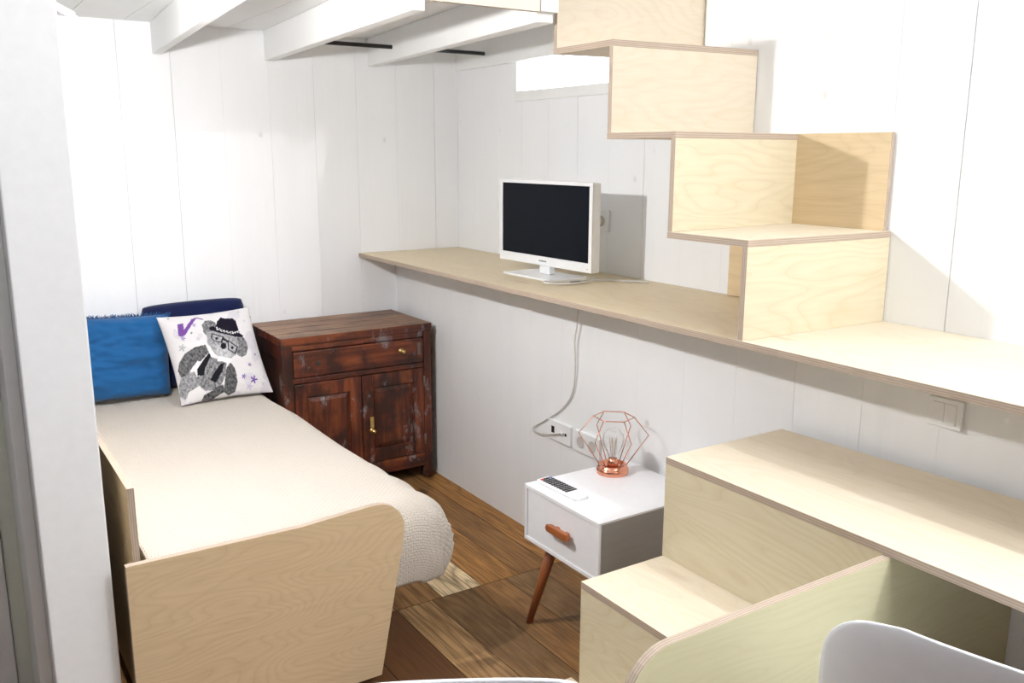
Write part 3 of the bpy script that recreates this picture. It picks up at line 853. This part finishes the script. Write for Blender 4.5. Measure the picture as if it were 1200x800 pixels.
# local: x along width, -y = front
bm = bmesh.new(); bz = .018; bb = .034
box_in(bm, -tw/2, tw/2, -.004, .030, z0, z0+th)
ho = link('housing', tvm(bm), WPLASTIC, tv, bevel=.005)
bm = bmesh.new()
box_in(bm, -tw/2, tw/2, -.010, -.004, z0, z0+bb); box_in(bm, -tw/2, tw/2, -.010, -.004, z0+th-.013, z0+th)
box_in(bm, -tw/2, -tw/2+bz, -.010, -.004, z0+bb, z0+th-.013); box_in(bm, tw/2-bz, tw/2, -.010, -.004, z0+bb, z0+th-.013)
link('bezel', tvm(bm), WPLASTIC, tv, bevel=.0015)
link('screen', tvm(box(-tw/2+bz, tw/2-bz, -.0065, -.004, z0+bb, z0+th-.013)), SCREEN, tv)
bm = bmesh.new()
for i, wd in enumerate((.006, .005, .006, .005, .006, .005, .006)):
    x = -.022+i*.0068; box_in(bm, x, x+wd*.75, -.0106, -.0098, z0+.014, z0+.0195)
link('maker_mark', tvm(bm), plain('grey_print', (.12, .12, .14), .5), tv)
link('power_light', tvm(box(tw/2-.022, tw/2-.019, -.0106, -.0098, z0+.012, z0+.015)), BLACK, tv)
bm = bmesh.new(); box_in(bm, -.10, .10, .030, .048, z0+.05, z0+.25)
link('back_housing', tvm(bm), WPLASTIC, tv, bevel=.008)
link('stand_neck', tvm(box(-.032, .032, .000, .026, .010, z0+.03)), WPLASTIC, tv, bevel=.003)
bm = bmesh.new(); box_in(bm, -.155, .15, -.085, .085, 0, .009)
link('stand_base', tvm(bm), plain('white_gloss', (.86, .87, .89), .12), tv, bevel=.003)
# cords
c1 = link('monitor_cord', tube(spline([(-.165, -1.30, SHZ+.006), (-.225, -1.325, SHZ+.006), (-.300, -1.310, SHZ+.006), (-.372, -1.28, SHZ+.005), (-.382, -1.32, SHZ+.005), (-.33, -1.37, SHZ+.006), (-.255, -1.375, SHZ+.007), (-.20, -1.35, SHZ+.007), (-.14, -1.40, SHZ+.007), (-.09, -1.45, SHZ+.006), (-.055, -1.49, SHZ+.006)], 8), .0042, 8), CABLE)
tag(c1, 'off-white monitor cord lying in a loop on the shelf beside the stand', 'cord')
bm = box(-.315, -.275, -1.365, -1.350, SHZ, SHZ+.012)
pl = link('cord_clip', bm, plain('grey_clip', (.2, .19, .18), .5), bevel=.003)
tag(pl, 'small dark cord connector lying on the shelf below the monitor', 'connector')
pts = [(XL-.035, -1.49, SHZ-T), (XL-.034, -1.475, .885), (XL-.03, -1.457, .82), (XL-.026, -1.457, .73), (XL-.022, -1.44, .63), (XL-.02, -1.375, .552), (XL-.02, -1.27, .482), (XL-.022, -1.205, .443), (XL-.026, -1.195, .428), (XL-.03, -1.225, .424), (XL-.034, -1.30, .438), (XL-.034, -1.385, .463)]
pts = [(x+.014, y, z) for x, y, z in pts]
c2 = thing('charging_cable', (XL-.035, -1.49, .42), 'thin grey charging cable hanging from the shelf into the low wall socket', 'cable')
link('wire', tube(spline(pts, 8), .0026, 8), CABLE, c2)
link('plug', tube([(XL-.020, -1.385, .463), (XL-.011, -1.392, .462)], .006, 10), WPLASTIC, c2)

# ------------------------------------------------------------------ sockets and switch
def plate(name, x, y0, y1, z0, z1, label, cat, group=None):
    o = thing(name, (x, (y0+y1)/2, (z0+z1)/2), label, cat, group)
    link('cover', box(x-.011, x+.0, y0, y1, z0, z1), WPLASTIC, o, bevel=.002)
    return o
so = plate('wall_socket', XL, -1.433, -1.293, .421, .497, 'white double socket plate with charger ports left of the copper lamp', 'socket', 'sockets on the low wall')
link('port', box(XL-.0125, XL-.010, -1.335, -1.318, .450, .475), BLACK, so)
link('port', lathe([(.0001, -.0122), (.006, -.0122), (.006, -.010), (.0001, -.010)], (XL, -1.405, .460), 14, 'x'), BLACK, so)
so = plate('wall_socket', XL, -1.600, -1.460, .419, .497, 'white double wall socket seen through the copper wires of the lamp', 'socket', 'sockets on the low wall')
for y in (-1.495, -1.562):
    w_ = link('socket_well', lathe([(.021, -.0125), (.0195, -.0125), (.0185, -.0105), (.0001, -.0105)], (XL, y, .458), 24, 'x'), GREYHOLE, so)
    for dz in (-.009, .009): link('pin_hole', lathe([(.0001, -.0120), (.0028, -.0120), (.0028, -.0100), (.0001, -.0100)], (XL, y+dz, .458), 10, 'x'), BLACK, w_)
so = plate('wall_socket', 0, -1.186, -1.104, 1.163, 1.247, 'white wall socket beside the monitor with a beige plug in it', 'socket')
link('socket_well', lathe([(.021, -.0125), (.0195, -.0125), (.0185, -.0105), (.0001, -.0105)], (0, -1.145, 1.205), 24, 'x'), GREYHOLE, so)
pg = link('wall_plug', lathe([(.0001, -.050), (.010, -.050), (.013, -.040), (.016, -.018), (.016, -.0125), (.0001, -.0125)], (0, -1.138, 1.205), 20, 'x'), BEIGE)
tag(pg, 'beige round plug pushed into the wall socket beside the monitor', 'plug')
xs = low_x(-2.82)
sw = plate('light_switch', xs-.001, -2.838, -2.755, .848, .917, 'white double light switch on the low wall just under the shelf', 'switch')
for y0, y1 in ((-2.796, -2.768), (-2.825, -2.797)):
    link('rocker', box(xs-.0155, xs-.011, y0, y1, .858, .907), WPLASTIC, sw, bevel=.0012)

# picture on the back wall, mostly behind the post
pc = thing('wall_picture', (-1.85, -.012, 1.42), 'green leaf print hanging on the back wall beside the white post', 'picture')
link('canvas', box(-1.955, -1.741, -.022, -.001, 1.185, 1.667), ART, pc, bevel=.001)

# ------------------------------------------------------------------ shell chairs
def shell_chair(name, loc, rot, label):
    t = thing(name, loc, label, 'chair', 'white shell chairs')
    t.rotation_euler = (0, 0, rot)
    prof = [(.215, .425, .150), (.220, .440, .185), (.185, .452, .205), (.10, .446, .222), (.0, .436, .232), (-.09, .432, .236), (-.150, .445, .237), (-.190, .490, .236), (-.215, .560, .235), (-.232, .640, .234), (-.243, .715, .230), (-.250, .775, .222), (-.254, .815, .200), (-.256, .842, .165), (-.256, .856, .110)]
    P = spline([(p[0], p[1], p[2]) for p in prof], 3)
    bm = bmesh.new(); ns_ = 20; G = []
    for i, p in enumerate(P):
        a = P[max(i-1, 0)]; b_ = P[min(i+1, len(P)-1)]
        tx, tz = b_.x-a.x, b_.y-a.y; l = math.hypot(tx, tz) or 1
        nx, nz = tz/l, -tx/l
        row = []
        k = (.030 + .045*math.exp(-((i-18)/9.0)**2))*min(1, (p.z/.225)**2)
        for s in range(ns_+1):
            q = -1+2*s/ns_
            h = k*abs(q)**2.6
            row.append(bm.verts.new((p.x+nx*h, 1.07*(p.z*math.sin(q*PI/2)*.15+p.z*q*.85), p.y+nz*h)))
        G.append(row)
    for i in range(len(G)-1):
        for s in range(ns_): bm.faces.new((G[i][s], G[i][s+1], G[i+1][s+1], G[i+1][s])).smooth = True
    bmesh.ops.recalc_face_normals(bm, faces=bm.faces)
    se = link('seat_shell', bm, CHAIRW, None, solid=.006, subsurf=1); se.parent = t
    for sx in (1, -1):
        for sy in (1, -1):
            lg = link('leg', tube([(.09*sx, .10*sy, .405), (.215*sx-.01, .215*sy, 0)], [.015, .010], 14), BEECH, None); lg.parent = t
    bm = bmesh.new()
    for sx, sy in ((1, 1), (1, -1)):
        tube_in(bm, [(.125*sx, .135*sy, .28), (-.09*sx, -.10*sy, .40)], .004, 6); tube_in(bm, [(-.125*sx, -.135*sy, .28), (.09*sx, .10*sy, .40)], .004, 6)
    box_in(bm, -.10, .10, -.11, .11, .404, .412)
    fr = link('wire_brace', bm, BLACK, None); fr.parent = t
    return t
shell_chair('shell_chair', (-.9246, -3.3369, -.009), .2586, 'white plastic shell chair pushed up to the plywood desk')
shell_chair('shell_chair', (-1.88, -3.29, -.009), math.radians(-120), 'white plastic shell chair before the bed, only its top edge showing')

# ------------------------------------------------------------------ lamp behind the post
wl = thing('wall_lamp', (-1.888, -1.56, 1.785), 'small lit globe bulb on a short arm under the loft behind the white post', 'lamp')
link('lamp_arm', tube([(-1.952, -1.63, 1.785), (-1.899, -1.562, 1.772)], .007, 10), WPLASTIC, wl)
link('lamp_socket', lathe([(.0001, .02), (.011, .02), (.012, .0), (.0001, .0)], (-1.899, -1.56, 1.749), 20), WPLASTIC, wl)
link('bulb', lathe([(.0001, -.028)] + [(.028*math.sin(a*PI/12), -.028*math.cos(a*PI/12)) for a in range(1, 12)] + [(.0001, .028)], (-1.899, -1.56, 1.722), 24), emis('lit_opal_bulb', (1.0, .985, .975), 1330), wl)

def point(name, loc, power, col, r):
    l = bpy.data.lights.new(name, 'POINT'); l.energy = power; l.color = col; l.shadow_soft_size = r
    o = bpy.data.objects.new(name, l); o.location = loc; C.objects.link(o); return o
point('ceiling_lamp_light', (-.30, -4.2, 2.40), 52, (.985, .99, 1.0), .03)
point('soft_fill_light', (-.95, -4.6, 2.72), 24, (.95, .975, 1.0), .2)  # added soft fill from out of view, no known lamp there

point('side_fill_light', (-2.75, -2.7, 2.25), 7, (.97, 1.0, .97), .08)  # added fill to brighten the jamb and door strip, source made up
wd = bpy.data.worlds.new('World'); bpy.context.scene.world = wd; wd.use_nodes = True
bg = wd.node_tree.nodes['Background']; bg.inputs[0].default_value = (.93, .97, 1, 1); bg.inputs[1].default_value = 4.0

# ------------------------------------------------------------------ camera
cam = bpy.data.cameras.new('Camera'); co = bpy.data.objects.new('Camera', cam); C.objects.link(co)
Rm = ((0.838104557126839, -0.5455017119225157, 0.002938301010767621), (0.11025597824134065, 0.17466668291154638, 0.9784350612803704), (0.5342512242244001, 0.8197069184594467, -0.20653376780673854))
M = Matrix(((Rm[0][0], Rm[1][0], -Rm[2][0], -2.2327), (Rm[0][1], Rm[1][1], -Rm[2][1], -3.9145), (Rm[0][2], Rm[1][2], -Rm[2][2], 1.4674), (0, 0, 0, 1)))
co.matrix_world = M
cam.sensor_width = 36; cam.lens = 36*1050.05/1200; cam.clip_start = .02
sc = bpy.context.scene; sc.camera = co
sc.view_settings.view_transform = 'Standard'; sc.view_settings.look = 'None'; sc.view_settings.gamma = 1
sc.view_settings.exposure = 0.70; sc.view_settings.use_curve_mapping = False
sc.cycles.max_bounces = 10; sc.cycles.diffuse_bounces = 6; sc.cycles.use_denoising = True
